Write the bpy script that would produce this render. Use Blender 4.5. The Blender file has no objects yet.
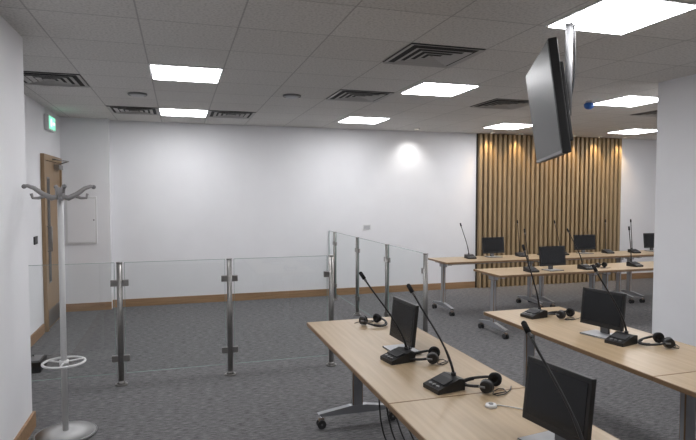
import bpy, bmesh, math, random
from mathutils import Vector, Matrix, Euler
random.seed(4)
scn=bpy.context.scene
scn.view_settings.view_transform='Standard'
scn.view_settings.look='None'

# ---------------------------------------------------------------- materials
def newmat(name):
    m=bpy.data.materials.new(name); m.use_nodes=True
    nt=m.node_tree; b=nt.nodes['Principled BSDF']
    return m,nt,b
def pmat(name,col,rough=.5,metal=0,spec=.5,noise=0,nscale=20,bump=0,coat=0,stretch=(1,1,1)):
    m,nt,b=newmat(name)
    b.inputs['Base Color'].default_value=(*col,1)
    b.inputs['Roughness'].default_value=rough
    b.inputs['Metallic'].default_value=metal
    b.inputs['Specular IOR Level'].default_value=spec
    b.inputs['Coat Weight'].default_value=coat
    if noise or bump:
        tc=nt.nodes.new('ShaderNodeTexCoord'); mp=nt.nodes.new('ShaderNodeMapping'); mp.inputs['Scale'].default_value=stretch
        n=nt.nodes.new('ShaderNodeTexNoise'); n.inputs['Scale'].default_value=nscale; n.inputs['Detail'].default_value=4
        nt.links.new(tc.outputs['Object'],mp.inputs[0]); nt.links.new(mp.outputs[0],n.inputs['Vector'])
        if noise:
            r=nt.nodes.new('ShaderNodeValToRGB')
            r.color_ramp.elements[0].position=.3; r.color_ramp.elements[1].position=.7
            r.color_ramp.elements[0].color=(*[c*(1-noise) for c in col],1)
            r.color_ramp.elements[1].color=(*[min(1,c*(1+noise)) for c in col],1)
            nt.links.new(n.outputs['Fac'],r.inputs['Fac']); nt.links.new(r.outputs['Color'],b.inputs['Base Color'])
        if bump:
            bp=nt.nodes.new('ShaderNodeBump'); bp.inputs['Strength'].default_value=bump; bp.inputs['Distance'].default_value=.005
            nt.links.new(n.outputs['Fac'],bp.inputs['Height']); nt.links.new(bp.outputs['Normal'],b.inputs['Normal'])
    return m
def emat(name,col,s):
    m,nt,b=newmat(name)
    b.inputs['Base Color'].default_value=(*col,1)
    b.inputs['Emission Color'].default_value=(*col,1); b.inputs['Emission Strength'].default_value=s
    return m
def wood(name,c1,c2,axis='Y',scale=6,rough=.45):
    m,nt,b=newmat(name)
    tc=nt.nodes.new('ShaderNodeTexCoord'); mp=nt.nodes.new('ShaderNodeMapping')
    s={'X':(.6,10,10),'Y':(10,.6,10),'Z':(10,10,.6)}[axis]
    mp.inputs['Scale'].default_value=s
    n=nt.nodes.new('ShaderNodeTexNoise'); n.inputs['Scale'].default_value=scale; n.inputs['Detail'].default_value=5; n.inputs['Distortion'].default_value=.4
    r=nt.nodes.new('ShaderNodeValToRGB'); r.color_ramp.elements[0].position=.3; r.color_ramp.elements[1].position=.72
    r.color_ramp.elements[0].color=(*c1,1); r.color_ramp.elements[1].color=(*c2,1)
    nt.links.new(tc.outputs['Object'],mp.inputs[0]); nt.links.new(mp.outputs[0],n.inputs['Vector'])
    nt.links.new(n.outputs['Fac'],r.inputs['Fac']); nt.links.new(r.outputs['Color'],b.inputs['Base Color'])
    b.inputs['Roughness'].default_value=rough
    return m
WALL=pmat('wall_paint',(.77,.77,.79),.85,spec=.2,noise=.015,nscale=3,bump=.05)
PANEL=pmat('white_panel_paint',(.66,.66,.66),.5)
BASEB=wood('oak_skirting',(.26,.155,.08),(.36,.22,.12),'X')
OAKX=wood('oak_table_laminate_cross',(.38,.28,.17),(.46,.345,.22),'X',4,.38)
EDGE=pmat('table_edge_band',(.22,.135,.07),.45)
DOORW=wood('oak_door',(.24,.155,.08),(.33,.22,.125),'Z')
SLAT=wood('oak_slat',(.27,.19,.105),(.37,.27,.155),'Z',5,.5)
SLATBACK=pmat('slat_backing',(.025,.019,.014),.8,noise=.2)
STEEL=pmat('brushed_steel',(.30,.29,.28),.38,1,noise=.08,nscale=60)
FRAME=pmat('grey_table_frame',(.36,.37,.39),.4,.6,noise=.04)
CHROME=pmat('chrome',(.6,.6,.6),.15,1)
BLACK=pmat('black_plastic',(.009,.009,.010),.42,noise=.2)
FOAM=pmat('black_foam',(.008,.008,.009),.9,bump=.4,nscale=200)
RUBBER=pmat('dark_rubber',(.025,.025,.027),.7)
SCREEN=pmat('screen_glass',(.008,.009,.011),.22,spec=.4)
TVSCR=pmat('tv_screen_glass',(.03,.031,.034),.42,spec=.32)
SILVER=pmat('silver_plastic',(.45,.46,.48),.35,.2)
WHITEP=pmat('white_plastic',(.65,.65,.65),.4)
GREYP=pmat('grey_plastic',(.16,.16,.165),.4)
HOOK=pmat('coat_hook_grey',(.24,.23,.23),.4)
POLE=pmat('pale_grey_enamel',(.50,.50,.50),.35)
DARK=pmat('dark_void',(.05,.05,.05),.9)
VENT=pmat('vent_metal',(.42,.41,.40),.5)
BLUE=pmat('blue_plastic',(.02,.10,.35),.35)
LIGHT=emat('light_panel_diffuser',(.98,.98,1.0),23.5)
LED=emat('downlight_lens_warm',(1,.82,.6),12)
GREEN=emat('exit_sign_green',(.25,.85,.55),1.1)
SIGNW=emat('exit_sign_white',(.85,1,.92),1.6)
PAPER=pmat('paper_label',(.75,.77,.8),.7)

# glass
GLASS,nt,b=newmat('railing_glass'); nt.nodes.remove(b)
o=nt.nodes['Material Output']; tr=nt.nodes.new('ShaderNodeBsdfTransparent'); tr.inputs[0].default_value=(.94,.955,.95,1)
gl=nt.nodes.new('ShaderNodeBsdfGlossy'); gl.inputs['Roughness'].default_value=.02; gl.inputs[0].default_value=(.9,.95,.93,1)
lw=nt.nodes.new('ShaderNodeLayerWeight'); lw.inputs['Blend'].default_value=.5
pw=nt.nodes.new('ShaderNodeMath'); pw.operation='POWER'; pw.inputs[1].default_value=5
ma=nt.nodes.new('ShaderNodeMath'); ma.operation='MULTIPLY_ADD'; ma.inputs[1].default_value=.7; ma.inputs[2].default_value=.05
mx=nt.nodes.new('ShaderNodeMixShader')
nt.links.new(lw.outputs['Facing'],pw.inputs[0]); nt.links.new(pw.outputs[0],ma.inputs[0])
nt.links.new(ma.outputs[0],mx.inputs[0]); nt.links.new(tr.outputs[0],mx.inputs[1]); nt.links.new(gl.outputs[0],mx.inputs[2]); nt.links.new(mx.outputs[0],o.inputs[0])
GEDGE=pmat('glass_edge_green',(.25,.33,.31),.2)

# ceiling tiles
GX=.03
CEIL,nt,b=newmat('ceiling_tiles')
tc=nt.nodes.new('ShaderNodeTexCoord')
mp=nt.nodes.new('ShaderNodeMapping'); 
br=nt.nodes.new('ShaderNodeTexBrick'); br.offset=0; br.squash=1
br.inputs['Scale'].default_value=1; br.inputs['Brick Width'].default_value=.6; br.inputs['Row Height'].default_value=.6
br.inputs['Mortar Size'].default_value=.006; br.inputs['Mortar Smooth'].default_value=.3
br.inputs['Color1'].default_value=(.68,.665,.645,1); br.inputs['Color2'].default_value=(.64,.625,.605,1); br.inputs['Mortar'].default_value=(.44,.43,.42,1)
n=nt.nodes.new('ShaderNodeTexNoise'); n.inputs['Scale'].default_value=60; n.inputs['Detail'].default_value=3
r=nt.nodes.new('ShaderNodeValToRGB'); r.color_ramp.elements[0].position=.35; r.color_ramp.elements[1].position=.55
r.color_ramp.elements[0].color=(.80,.80,.80,1); r.color_ramp.elements[1].color=(1,1,1,1)
mi=nt.nodes.new('ShaderNodeMix'); mi.data_type='RGBA'; mi.blend_type='MULTIPLY'; mi.inputs['Factor'].default_value=1
nt.links.new(tc.outputs['Object'],mp.inputs[0]); nt.links.new(mp.outputs[0],br.inputs['Vector']); nt.links.new(tc.outputs['Object'],n.inputs['Vector'])
nt.links.new(n.outputs['Fac'],r.inputs[0]); nt.links.new(br.outputs['Color'],mi.inputs['A']); nt.links.new(r.outputs['Color'],mi.inputs['B'])
nt.links.new(mi.outputs['Result'],b.inputs['Base Color']); b.inputs['Roughness'].default_value=.9; b.inputs['Specular IOR Level'].default_value=.1
CMAP=mp

# carpet: short looped dashes, neutral grey
CARPET,nt,b=newmat('grey_carpet_tiles')
tc=nt.nodes.new('ShaderNodeTexCoord')
mp=nt.nodes.new('ShaderNodeMapping'); mp.inputs['Scale'].default_value=(10,55,1)
n=nt.nodes.new('ShaderNodeTexNoise'); n.inputs['Scale'].default_value=1.6; n.inputs['Detail'].default_value=4; n.inputs['Roughness'].default_value=.65
r=nt.nodes.new('ShaderNodeValToRGB'); r.color_ramp.elements[0].position=.34; r.color_ramp.elements[1].position=.68
r.color_ramp.elements[0].color=(.070,.069,.071,1); r.color_ramp.elements[1].color=(.225,.222,.225,1)
n2=nt.nodes.new('ShaderNodeTexNoise'); n2.inputs['Scale'].default_value=160
mi=nt.nodes.new('ShaderNodeMix'); mi.data_type='RGBA'; mi.blend_type='OVERLAY'; mi.inputs['Factor'].default_value=.5
nt.links.new(tc.outputs['Object'],mp.inputs[0]); nt.links.new(mp.outputs[0],n.inputs['Vector']); nt.links.new(n.outputs['Fac'],r.inputs[0])
nt.links.new(tc.outputs['Object'],n2.inputs['Vector'])
nt.links.new(r.outputs['Color'],mi.inputs['A']); nt.links.new(n2.outputs['Fac'],mi.inputs['B'])
nt.links.new(mi.outputs['Result'],b.inputs['Base Color']); b.inputs['Roughness'].default_value=.95; b.inputs['Specular IOR Level'].default_value=.1
bp=nt.nodes.new('ShaderNodeBump'); bp.inputs['Strength'].default_value=.4; bp.inputs['Distance'].default_value=.005
nt.links.new(n.outputs['Fac'],bp.inputs['Height']); nt.links.new(bp.outputs['Normal'],b.inputs['Normal'])

# ---------------------------------------------------------------- mesh builder
class MB:
    def __init__(s): s.bm=bmesh.new(); s.mats=[]
    def mi(s,m):
        if m not in s.mats: s.mats.append(m)
        return s.mats.index(m)
    def _fin(s,verts,mat,smooth=False):
        i=s.mi(mat); fs=set(f for v in verts for f in v.link_faces)
        for f in fs: f.material_index=i; f.smooth=smooth
    def box(s,c,d,mat,rot=None,bev=0):
        M=Matrix.Translation(Vector(c))@(rot.to_4x4() if rot else Matrix.Identity(4))@Matrix.Diagonal((*d,1))
        r=bmesh.ops.create_cube(s.bm,size=1,matrix=M); vs=r['verts']
        s._fin(vs,mat)
        if bev:
            es=list(set(e for v in vs for e in v.link_edges))
            bmesh.ops.bevel(s.bm,geom=es,offset=bev,segments=2,affect='EDGES',profile=.6)
        return s
    def cyl(s,p1,p2,r1,mat,r2=None,seg=20):
        p1=Vector(p1);p2=Vector(p2);d=p2-p1
        q=d.to_track_quat('Z','Y').to_matrix().to_4x4()
        M=Matrix.Translation((p1+p2)/2)@q
        r=bmesh.ops.create_cone(s.bm,cap_ends=True,segments=seg,radius1=r1,radius2=r1 if r2 is None else r2,depth=d.length,matrix=M)
        i=s.mi(mat)
        for f in set(f for v in r['verts'] for f in v.link_faces):
            f.material_index=i; f.smooth=(len(f.verts)==4)
        return s
    def sph(s,c,r,mat,sc=(1,1,1),seg=16):
        M=Matrix.Translation(Vector(c))@Matrix.Diagonal((r*sc[0],r*sc[1],r*sc[2],1))
        q=bmesh.ops.create_uvsphere(s.bm,u_segments=seg,v_segments=seg//2+2,radius=1,matrix=M); s._fin(q['verts'],mat,True); return s
    def tube(s,pts,r,mat,seg=8,closed=False):
        pts=[Vector(p) for p in pts]; n=len(pts); rr=r if isinstance(r,(list,tuple)) else [r]*n
        rings=[]; up=None
        for k in range(n):
            if closed: t=pts[(k+1)%n]-pts[k-1]
            else: t=pts[min(k+1,n-1)]-pts[max(k-1,0)]
            t.normalize()
            if up is None:
                up=Vector((0,0,1)) if abs(t.z)<.9 else Vector((1,0,0))
            a=(up-t*up.dot(t)).normalized(); bb=t.cross(a); up=a
            rings.append([s.bm.verts.new(pts[k]+(a*math.cos(2*math.pi*j/seg)+bb*math.sin(2*math.pi*j/seg))*rr[k]) for j in range(seg)])
        i=s.mi(mat)
        for k in range(n if closed else n-1):
            A=rings[k];B=rings[(k+1)%n]
            for j in range(seg):
                f=s.bm.faces.new((A[j],A[(j+1)%seg],B[(j+1)%seg],B[j])); f.material_index=i; f.smooth=True
        if not closed:
            for R in (rings[0][::-1],rings[-1]):
                f=s.bm.faces.new(R); f.material_index=i
        return s
    def torus(s,c,R,r,mat,axis='Z',seg=28):
        pts=[]
        for k in range(seg):
            a=2*math.pi*k/seg; x,y=R*math.cos(a),R*math.sin(a)
            o={'Z':(x,y,0),'X':(0,x,y),'Y':(x,0,y)}[axis]; pts.append(Vector(c)+Vector(o))
        return s.tube(pts,r,mat,closed=True)
    def prism(s,prof,x0,x1,mat):   # profile in (y,z), extruded along x
        a=[s.bm.verts.new((x0,y,z)) for y,z in prof]; b_=[s.bm.verts.new((x1,y,z)) for y,z in prof]
        i=s.mi(mat); n=len(prof); fs=[s.bm.faces.new(a[::-1]),s.bm.faces.new(b_)]
        for k in range(n): fs.append(s.bm.faces.new((a[k],a[(k+1)%n],b_[(k+1)%n],b_[k])))
        for f in fs: f.material_index=i
        return s
    def quad(s,vs,mat):
        f=s.bm.faces.new([s.bm.verts.new(v) for v in vs]); f.material_index=s.mi(mat); return s
    def mesh(s,name):
        bmesh.ops.recalc_face_normals(s.bm,faces=s.bm.faces[:])
        me=bpy.data.meshes.new(name); s.bm.to_mesh(me); s.bm.free()
        for m in s.mats: me.materials.append(m)
        return me
    def obj(s,name,loc=(0,0,0),rz=0):
        return place(s.mesh(name),name,loc,rz)
def place(me,name,loc=(0,0,0),rz=0):
    o=bpy.data.objects.new(name,me); bpy.context.collection.objects.link(o); o.location=loc; o.rotation_euler=(0,0,rz); return o
def ease(p0,p1,p2,p3,n=14):
    out=[]; P=[Vector(p) for p in (p0,p1,p2,p3)]
    for k in range(n+1):
        t=k/n; out.append(P[0]*(1-t)**3+P[1]*3*t*(1-t)**2+P[2]*3*t*t*(1-t)+P[3]*t**3)
    return out

H=2.7; YB=8.63; XL=-1.55; XR=9.3; YF=-3.5; XNL=-1.00; XNR=4.39; YNL=4.30; YNR=4.24
CMAP.inputs['Location'].default_value=(.25-GX+6,-4.84+6,0)
# ---------------------------------------------------------------- room shell
MB().box(((XL+XR)/2,(YB+YF)/2,-.05),(XR-XL+.6,YB-YF+.6,.1),CARPET).obj('floor')
MB().box(((XL+XR)/2,(YB+YF)/2,H+.05),(XR-XL+.6,YB-YF+.6,.1),CEIL).obj('ceiling')
MB().box(((XL+XR)/2,YB+.1,H/2),(XR-XL+.4,.2,H),WALL).obj('wall_back')
MB().box((XL-.1,(YB+YNL)/2,H/2),(.2,YB-YNL,H),WALL).obj('wall_left')
MB().box((XR+.1,(YB+YNR)/2,H/2),(.2,YB-YNR,H),WALL).obj('wall_right')
MB().box(((XNL+XL-.2)/2,(YNL+YF)/2,H/2),(XNL-XL+.2,YNL-YF,H),WALL).obj('wall_near_left')
MB().box((XNR+.15,(YNR+YF)/2,H/2),(.3,YNR-YF,H),WALL).obj('wall_near_right')
MB().box(((XNR+.3+XR)/2+.1,YNR-.1,H/2),(XR-XNR-.1,.2,H),WALL).obj('wall_side_return')
MB().box(((XNL+XNR)/2,YF-.1,H/2),(XNR-XNL+.4,.2,H),WALL).obj('wall_front')
XP=-.93; YP=8.49
MB().box(((XL+XP)/2,(YP+YB)/2,H/2),(XP-XL,YB-YP,H),WALL).obj('wall_pier')
def bb(name,x0,y0,x1,y1): MB().box(((x0+x1)/2,(y0+y1)/2,.055),(abs(x1-x0),abs(y1-y0),.11),BASEB).obj(name)
t=.018
bb('baseboard_back',XP,YB-t,4.97,YB); bb('baseboard_back_right',8.1,YB-t,XR,YB)
bb('baseboard_pier',XL,YP-t,XP,YP)
bb('baseboard_left',XL,YNL,XL+t,7.25)
bb('baseboard_near_left',XNL,YF,XNL+t,YNL+t); bb('baseboard_near_left_return',XL+t,YNL,XNL,YNL+t)
bb('baseboard_near_right',XNR-t,YF,XNR,YNR+t); bb('baseboard_right',XR-t,YNR,XR,YB-t)
MB().box((-1.3,YP-.008,1.275),(.40,.016,.66),PANEL,bev=.004).box((-1.3,YP-.019,1.275),(.35,.006,.61),WALL).cyl((-1.14,YP-.02,1.28),(-1.14,YP-.03,1.28),.01,GREYP).obj('access_panel')

# slatted wall feature
m=MB(); x0,x1=4.98,8.05; m.box(((x0+x1)/2,YB-.01,H/2),(x1-x0,.02,H-.004),SLATBACK)
N=32
for k in range(N):
    p=(x1-x0)/N; m.box((x0+p*(k+.5),YB-.05,H/2),(p*.53,.06,H-.006),SLAT)
m.obj('slatted_wood_wall_panel')

# door
XD=XL+.004
m=MB(); y0,y1=7.30,8.34; hd=2.12
for yy in (y0+.035,y1-.035): m.box((XD+.02,yy,hd/2),(.04,.07,hd),DOORW)
m.box((XD+.02,(y0+y1)/2,hd-.035),(.04,y1-y0-.14,.07),DOORW)
m.box((XD+.012,(y0+y1)/2,(hd-.07)/2),(.024,y1-y0-.15,hd-.08),DOORW)
m.box((XD+.025,y0+.26,1.2),(.006,.14,1.3),GREYP); m.box((XD+.028,y0+.26,1.2),(.006,.11,1.26),SCREEN)
m.box((XD+.028,(y0+y1)/2,.13),(.006,y1-y0-.18,.2),STEEL)
m.tube([(XD+.02,y0+.14,.95),(XD+.075,y0+.14,.95),(XD+.075,y0+.14,1.25),(XD+.02,y0+.14,1.25)],.01,STEEL)
m.box((XD+.055,y1-.3,hd-.13),(.06,.26,.06),STEEL); m.tube([(XD+.06,y1-.3,hd-.09),(XD+.2,y1-.45,hd-.06),(XD+.03,y1-.6,hd-.04)],.008,STEEL)
m.obj('door_1')
# switches / sockets
m=MB(); m.box((XL+.006,6.98,1.12),(.012,.15,.09),BLACK,bev=.003); m.box((XL+.014,6.95,1.12),(.006,.02,.03),GREYP); m.box((XL+.014,7.0,1.12),(.006,.02,.03),GREYP); m.obj('light_switch')
m=MB(); m.box((2.96,YB-.006,1.10),(.13,.012,.085),WHITEP,bev=.003); m.box((2.96,YB-.013,1.10),(.10,.004,.055),SILVER); m.obj('wall_socket')

# exit sign
m=MB(); m.box((XL+.03,7.72,2.52),(.05,.36,.19),WHITEP,bev=.004); m.box((XL+.058,7.72,2.52),(.008,.32,.15),GREEN)
m.box((XL+.063,7.65,2.52),(.004,.05,.09),SIGNW); m.box((XL+.063,7.79,2.52),(.004,.10,.03),SIGNW); m.obj('exit_sign')

# ceiling lights
m=MB(); m.box((0,0,-.004),(.6,.6,.008),WHITEP); m.box((0,0,-.010),(.565,.565,.004),LIGHT); LP=m.mesh('ceiling_light_panel')
pts=[(.05,7.54),(.05,5.14),(.05,2.74),(2.5,7.54),(2.5,5.14),(2.5,2.74),(2.5,.34),(.05,-2.06),(4.9,7.54),(4.9,5.14),(7.3,7.54),(7.3,5.14)]
for x,y in pts: place(LP,'ceiling_light_panel',(x+GX,y,H))

# vents (four-way diffusers)
m=MB(); m.box((0,0,-.001),(.59,.59,.002),DARK)
for k,s in enumerate((.297,.225,.165,.105,.05)):
    w=.05 if k else .045
    a=s; c=s-w*.8
    for q in range(4):
        R=Matrix.Rotation(q*math.pi/2,3,'Z')
        z0=-.014 if k else -.010
        z1=-.004
        vs=[R@Vector(v) for v in ((-a,-a,z0),(a,-a,z0),(c,-c,z1),(-c,-c,z1))]
        m.quad(vs,VENT)
        e=a-.010
        vs=[R@Vector(v) for v in ((-a,-a,z0-.001),(a,-a,z0-.001),(e,-e,z0-.001),(-e,-e,z0-.001))]
        m.quad(vs,VENT)
VN=m.mesh('air_vent')
for x,y in ((-1.15,5.74),(1.85,3.94),(1.85,5.74),(3.65,5.74),(-.55,7.54),(.65,7.54),(6.05,5.74)): place(VN,'air_vent',(x+GX,y,H))
m=MB(); m.cyl((0,0,0),(0,0,-.010),.10,GREYP); m.cyl((0,0,-.010),(0,0,-.028),.085,SILVER,r2=.06); m.torus((0,0,-.012),.092,.006,GREYP); SD=m.mesh('smoke_detector')
place(SD,'smoke_detector',(1.18,5.92,H)); place(SD,'smoke_detector',(-.4,6.3,H))
m=MB(); m.cyl((0,0,0),(0,0,-.03),.035,WHITEP); m.cyl((0,0,-.03),(0,0,-.05),.055,BLUE); m.sph((0,0,-.05),.055,BLUE,(1,1,.8)); m.obj('ceiling_sensor',(4.5,5.30,H))

# downlights for the feature wall
def spot(x,y,col,e,size,blend,tilt):
    m=MB(); m.torus((0,0,-.004),.038,.008,WHITEP); m.cyl((0,0,-.001),(0,0,-.004),.034,LED); o=m.obj('recessed_downlight',(x,y,H))
    ld=bpy.data.lights.new('spot_lamp','SPOT'); ld.energy=e; ld.color=col; ld.spot_size=math.radians(size); ld.spot_blend=blend; ld.shadow_soft_size=.03
    lo=bpy.data.objects.new('lamp',ld); bpy.context.collection.objects.link(lo); lo.parent=o; lo.location=(0,0,-.02); lo.rotation_euler=(math.radians(tilt),0,0)
for k in range(6): spot(5.15+.56*k,8.40,(1,.70,.38),25,80,.8,16)
spot(3.70,8.28,(1,.98,.95),20,95,1,24)

# ---------------------------------------------------------------- glass railing
m=MB()
def post(x,y,dirs):
    m.cyl((x,y,0),(x,y,1.05),.024,STEEL); m.cyl((x,y,1.05),(x,y,1.06),.026,STEEL); m.cyl((x,y,0),(x,y,.012),.05,STEEL)
    m.cyl((x,y,.012),(x,y,.035),.034,STEEL,r2=.025)
    for dx,dy in dirs:
        for z in (.88,.23):
            R=Matrix.Rotation(math.atan2(dy,dx),3,'Z')
            m.box((x+dx*.045,y+dy*.045,z),(.055,.03,.055),STEEL,rot=R,bev=.005)
YR=5.06; XRR=2.31
post(-.49,YR,((1,0),(-1,0))); post(.43,YR,((1,0),(-1,0))); post(1.38,YR,((-1,0),))
post(XRR,4.95,((0,1),))
for y in (6.0,7.12): post(XRR,y,((0,1),(0,-1)))
post(XRR,8.25,((0,1),(0,-1)))
def pane(x0,y0,x1,y1,z0=.10,z1=1.055):
    if y0==y1:
        m.quad([(x0,y0,z0),(x1,y0,z0),(x1,y0,z1),(x0,y0,z1)],GLASS)
        m.box(((x0+x1)/2,y0,z1),(x1-x0,.010,.003),GEDGE); m.box(((x0+x1)/2,y0,z0),(x1-x0,.010,.003),GEDGE)
        for x in (x0,x1): m.box((x,y0,(z0+z1)/2),(.003,.010,z1-z0),GEDGE)
    else:
        m.quad([(x0,y0,z0),(x0,y1,z0),(x0,y1,z1),(x0,y0,z1)],GLASS)
        m.box((x0,(y0+y1)/2,z1),(.010,y1-y0,.003),GEDGE); m.box((x0,(y0+y1)/2,z0),(.010,y1-y0,.003),GEDGE)
        for y in (y0,y1): m.box((x0,y,(z0+z1)/2),(.010,.003,z1-z0),GEDGE)
pane(-1.52,YR,-.53,YR); pane(-.45,YR,.39,YR); pane(.47,YR,1.34,YR)
pane(XRR,4.99,XRR,5.96); pane(XRR,6.04,XRR,7.08); pane(XRR,7.16,XRR,8.21); pane(XRR,8.29,XRR,8.6)
m.obj('glass_railing')

# ---------------------------------------------------------------- tables (flip-top, castor T legs)
def table(L,W,mat):
    m=MB(); z=.73
    m.box((0,0,z-.0125),(L,W,.025),EDGE,bev=.003)
    m.box((0,0,z-.0003),(L-.006,W-.012,.001),mat)
    for sx in (-1,1):
        x=sx*(L/2-.10)
        m.box((x,0,.40),(.035,.075,.56),FRAME,bev=.006)
        m.prism([(-.29,.105),(-.26,.085),(.26,.085),(.29,.105),(.06,.14),(-.06,.14)],x-.022,x+.022,FRAME)
        m.box((x,0,z-.04),(.05,W-.16,.03),FRAME,bev=.004)
        m.box((x,0,z-.07),(.06,.12,.05),FRAME,bev=.004)
        for sy in (-1,1):
            y=sy*.265
            m.cyl((x,y,.09),(x,y,.055),.009,CHROME)
            m.box((x,y,.062),(.03,.04,.02),GREYP,bev=.004)
            for s in (-1,1): m.cyl((x+s*.012,y,.03),(x+s*.026,y,.03),.030,RUBBER)
            m.cyl((x-.026,y,.03),(x+.026,y,.03),.008,CHROME)
    m.box((0,0,z-.055),(L-.2,.06,.035),FRAME,bev=.004)
    return m.mesh('folding_table')
TA=table(1.598,.69,OAKX)
TB=table(1.598,.58,OAKX)
q=math.pi/2
for k in range(2): place(TA,'folding_table',(1.20,3.80-.8-1.6*k,0),q)
for k in range(2): place(TA,'folding_table',(2.585,3.75-.8-1.6*k,0),q)
for k in range(3): place(TB,'folding_table',(3.40+.8+1.6*k,6.93,0),0)
for k in range(2): place(TB,'folding_table',(3.42+.8+1.6*k,5.68,0),0)
ZT=.7302

# ---------------------------------------------------------------- table-top equipment
def monitor(w,h,label=False):
    m=MB(); R=Matrix.Rotation(math.radians(-6),3,'X'); zc=.055+h/2
    m.box((0,.0,zc),(w,.022,h),BLACK,rot=R,bev=.004)
    m.box(Vector((0,0,zc))+R@Vector((0,-.0118,.004)),(w-.03,.002,h-.045),SCREEN,rot=R)
    m.box(Vector((0,0,zc))+R@Vector((0,.018,-.01)),(w*.6,.02,h*.6),BLACK,rot=R,bev=.006)
    m.box((0,.030,.085),(.06,.018,.15),GREYP,bev=.004)
    m.box((0,-.01,.005),(.20,.16,.010),SILVER,bev=.003)
    m.cyl((w/2-.03,-.0125,.065),(w/2-.03,-.0145,.065),.004,GREYP)
    if label: m.box((-w*.12,-.016,.066),(w*.4,.001,.014),PAPER,rot=R)
    return m.mesh('computer_monitor')
MO=monitor(.30,.235); ML=monitor(.37,.235,True)
def D(a): return math.radians(a)
place(MO,'computer_monitor',(1.235,2.94,ZT),D(-87))
place(MO,'computer_monitor',(1.28,1.64,ZT),D(-82))
place(MO,'computer_monitor',(2.59,2.89,ZT),D(-77))
place(MO,'computer_monitor',(2.60,1.6,ZT),D(-80))
for x,y,a in ((4.36,7.05,4),(5.98,7.08,-4),(7.28,7.05,0),(4.27,5.60,3)): place(ML,'computer_monitor',(x,y,ZT),D(a))

def mic(x,y,rz,tip,cable=True):   # tip: world offset from base centre
    m=MB()
    m.prism([(-.075,0),(.075,0),(.075,.05),(.045,.056),(-.075,.02)],-.06,.06,BLACK)
    m.box((0,-.012,.0435),(.10,.055,.004),RUBBER,rot=Matrix.Rotation(math.radians(16.7),3,'X'),bev=.001)
    for k in (-1,0,1): m.cyl((k*.028,-.055,.024),(k*.028,-.056,.031),.008,GREYP)
    m.cyl((0,.055,.05),(0,.055,.068),.012,BLACK)
    Ri=Matrix.Rotation(-rz,3,'Z'); T=Ri@Vector(tip); b0=Vector((0,.055,.066))
    c=ease(b0,b0+Vector((T.x*.15,(T.y-.055)*.15,.13)),T+(b0-T)*.35+Vector((0,0,.01)),T,16)
    m.tube(c,[.0065]*5+[.0048]*12,BLACK)
    d=(c[-1]-c[-2]).normalized(); m.cyl(T,T+d*.018,.007,GREYP); m.cyl(T+d*.018,T+d*.055,.0105,FOAM); m.sph(T+d*.055,.0105,FOAM)
    if cable: m.tube(ease((.02,.075,.006),(.03,.11,.004),(-.05,.11,.004),(-.03,.14,.004)),.003,BLACK,seg=6)
    return m.obj('gooseneck_microphone',(x,y,ZT),rz)
mic(1.13,2.77,D(-80),(-.14,.12,.42))
mic(1.17,2.30,D(-80),(-.09,.14,.415))
mic(1.18,1.42,D(-75),(.01,.25,.395))
mic(2.50,3.48,D(-80),(-.04,.06,.47))
mic(2.56,2.70,D(-75),(-.12,.07,.42))
for x,y,t_ in ((3.95,6.98,(-.10,.08,.44)),(4.80,7.0,(-.05,.03,.47)),(5.52,7.0,(-.12,.03,.46)),(6.35,7.0,(-.03,.03,.46)),(6.78,6.92,(-.03,.05,.46)),
               (3.95,5.56,(-.05,.06,.44)),(4.72,5.56,(-.20,.06,.44)),(5.50,5.60,(-.05,.05,.44))): mic(x,y,D(random.uniform(-8,8)),t_,False)

def headph():
    m=MB()
    for s in (-1,1):
        x=s*.068
        m.cyl((x-s*.010,0,.034),(x+s*.014,0,.034),.032,BLACK,r2=.026); m.torus((x-s*.014,0,.034),.023,.010,FOAM,'X',18)
        m.tube([(x+s*.012,0,.034),(x+s*.012,.03,.034)],.006,GREYP)
    c=[(.079*math.cos(a),.03+.11*math.sin(a),.034-.02*math.sin(a)) for a in [math.pi*k/16 for k in range(17)]]
    m.tube(c,.007,BLACK); 
    m.tube([(p[0]*.95,.03+(p[1]-.03)*.95,p[2]) for p in c[4:13]],.009,FOAM)
    m.tube([(-.06,-.035,.006)]+[(-.06+.07*math.sin(k*.8)+k*.01,-.05-.03*math.cos(k*.8),.005) for k in range(1,10)],.0025,BLACK,seg=6)
    return m.mesh('headphones')
HP=headph()
for x,y,a in ((1.27,3.62,200),(1.31,2.70,60),(1.37,2.22,40),(2.70,3.38,20),(2.76,2.58,70),(5.0,5.62,10),(5.15,6.92,0)): place(HP,'headphones',(x,y,ZT),D(a))
m=MB(); m.cyl((0,0,0),(0,0,.012),.026,WHITEP,r2=.022); m.cyl((0,0,.012),(0,0,.015),.010,GREYP)
m.tube(ease((.025,0,.004),(.08,-.02,.004),(.1,-.10,.004),(.16,-.08,.004)),.0025,WHITEP,seg=6); m.obj('cable_grommet',(1.26,2.04,ZT))
m=MB()
for k in range(4):
    x=1.25+.03*k
    m.tube(ease((x,3.45,.66),(x+.02,3.35,.3),(x-.1+.05*k,3.3,.05),(x+.05,3.0-.1*k,.008),20),.006,BLACK,seg=6)
m.obj('power_cables')

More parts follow.
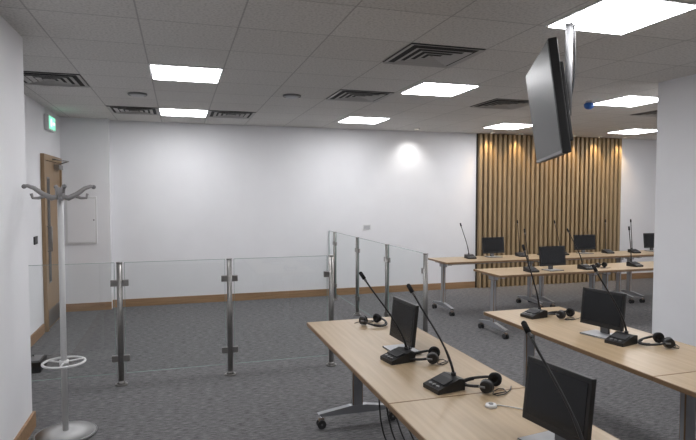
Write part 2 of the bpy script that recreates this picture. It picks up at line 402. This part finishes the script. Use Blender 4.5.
# ---------------------------------------------------------------- television on ceiling pole
tvd=Vector((.469,.883,0))
W,Hh=.93,.60; near=Vector((1.89,2.44,0))
cen=near+tvd*W/2; cz=2.145
ang=math.atan2(tvd.y,tvd.x)
m=MB()
Rt=Matrix.Rotation(math.radians(-8),3,'X')   # tilt screen downward
def tb(c,d,mat,bev=0): m.box(Rt@Vector(c),d,mat,rot=Rt,bev=bev)
tb((0,0,0),(W,.045,Hh),BLACK,.006)
tb((0,.0235,.004),(W-.03,.002,Hh-.045),TVSCR)
tb((0,-.04,-.02),(W*.76,.045,Hh*.72),BLACK,.012)
tb((0,.023,-Hh/2+.012),(W-.01,.006,.014),GREYP)
for s in (-1,1): tb((s*.16,-.07,0),(.035,.02,.42),GREYP,.003)
tb((.02,-.085,.05),(.48,.02,.08),GREYP,.003)
px=.18
m.box((px,-.12,.05),(.10,.07,.14),GREYP,bev=.004)
m.cyl((px,-.16,-.02),(px,-.16,H-cz-.01),.022,GREYP); m.cyl((px,-.16,H-cz-.012),(px,-.16,H-cz),.07,GREYP)
m.tube(ease((px,-.13,-.05),(px+.05,-.21,.1),(px+.03,-.21,.3),(px+.02,-.19,H-cz-.01)),.006,BLACK)
m.obj('television',(cen.x,cen.y,cz),ang)

# ---------------------------------------------------------------- coat stand
m=MB()
m.cyl((0,0,0),(0,0,.018),.19,POLE,seg=40); m.cyl((0,0,.018),(0,0,.032),.185,POLE,r2=.05,seg=40); m.torus((0,0,.010),.19,.009,GREYP,seg=40)
m.cyl((0,0,.03),(0,0,1.66),.019,POLE)
m.torus((0,0,.50),.13,.008,WHITEP,seg=36); m.cyl((0,0,.485),(0,0,.515),.03,WHITEP)
for k in range(3):
    a=k*2*math.pi/3+.5; m.cyl((0,0,.5),(.13*math.cos(a),.13*math.sin(a),.5),.006,WHITEP,seg=8)
m.cyl((0,0,1.60),(0,0,1.68),.03,HOOK,r2=.02)
for k in range(4):
    a=k*math.pi/2+.3; c,s=math.cos(a)*.84,math.sin(a)*.84
    m.tube([(r*c,r*s,z) for r,z in ((.01,1.62),(.06,1.61),(.12,1.635),(.18,1.675),(.225,1.69),(.245,1.685))],[.016,.019,.017,.014,.012,.013],HOOK)
    m.tube([(r*c,r*s,z) for r,z in ((.10,1.625),(.15,1.61),(.19,1.61),(.20,1.64))],[.010,.010,.009,.010],HOOK)
    m.sph((.247*c,.247*s,1.685),.015,GREYP)
m.obj('coat_stand',(-.755,4.10,0))

m=MB(); m.box((0,0,.05),(.14,.26,.10),BLACK,bev=.008); m.box((0,0,.103),(.10,.2,.008),GREYP); m.tube([(-.03,-.08,.10),(-.03,-.05,.13),(-.03,.05,.13),(-.03,.08,.10)],.006,BLACK); m.obj('equipment_case',(-1.30,5.75,0))

# ---------------------------------------------------------------- world + camera
w=bpy.data.worlds.new('room_world'); scn.world=w; w.use_nodes=True
w.node_tree.nodes['Background'].inputs[0].default_value=(.5,.55,.6,1); w.node_tree.nodes['Background'].inputs[1].default_value=.1
f=554.0; yaw=math.radians(17.0); pit=math.atan(25/554)
F=Vector((math.sin(yaw)*math.cos(pit), math.cos(yaw)*math.cos(pit), -math.sin(pit)))
R=Vector((math.cos(yaw),-math.sin(yaw),0)); U=R.cross(F)
cd=bpy.data.cameras.new('camera'); cam=bpy.data.objects.new('camera',cd); bpy.context.collection.objects.link(cam)
M=Matrix((R,U,-F)).transposed().to_4x4(); M.translation=Vector((0,0,1.63)); cam.matrix_world=M
cd.sensor_width=36; cd.lens=f/696*36; cd.clip_start=.05
scn.camera=cam
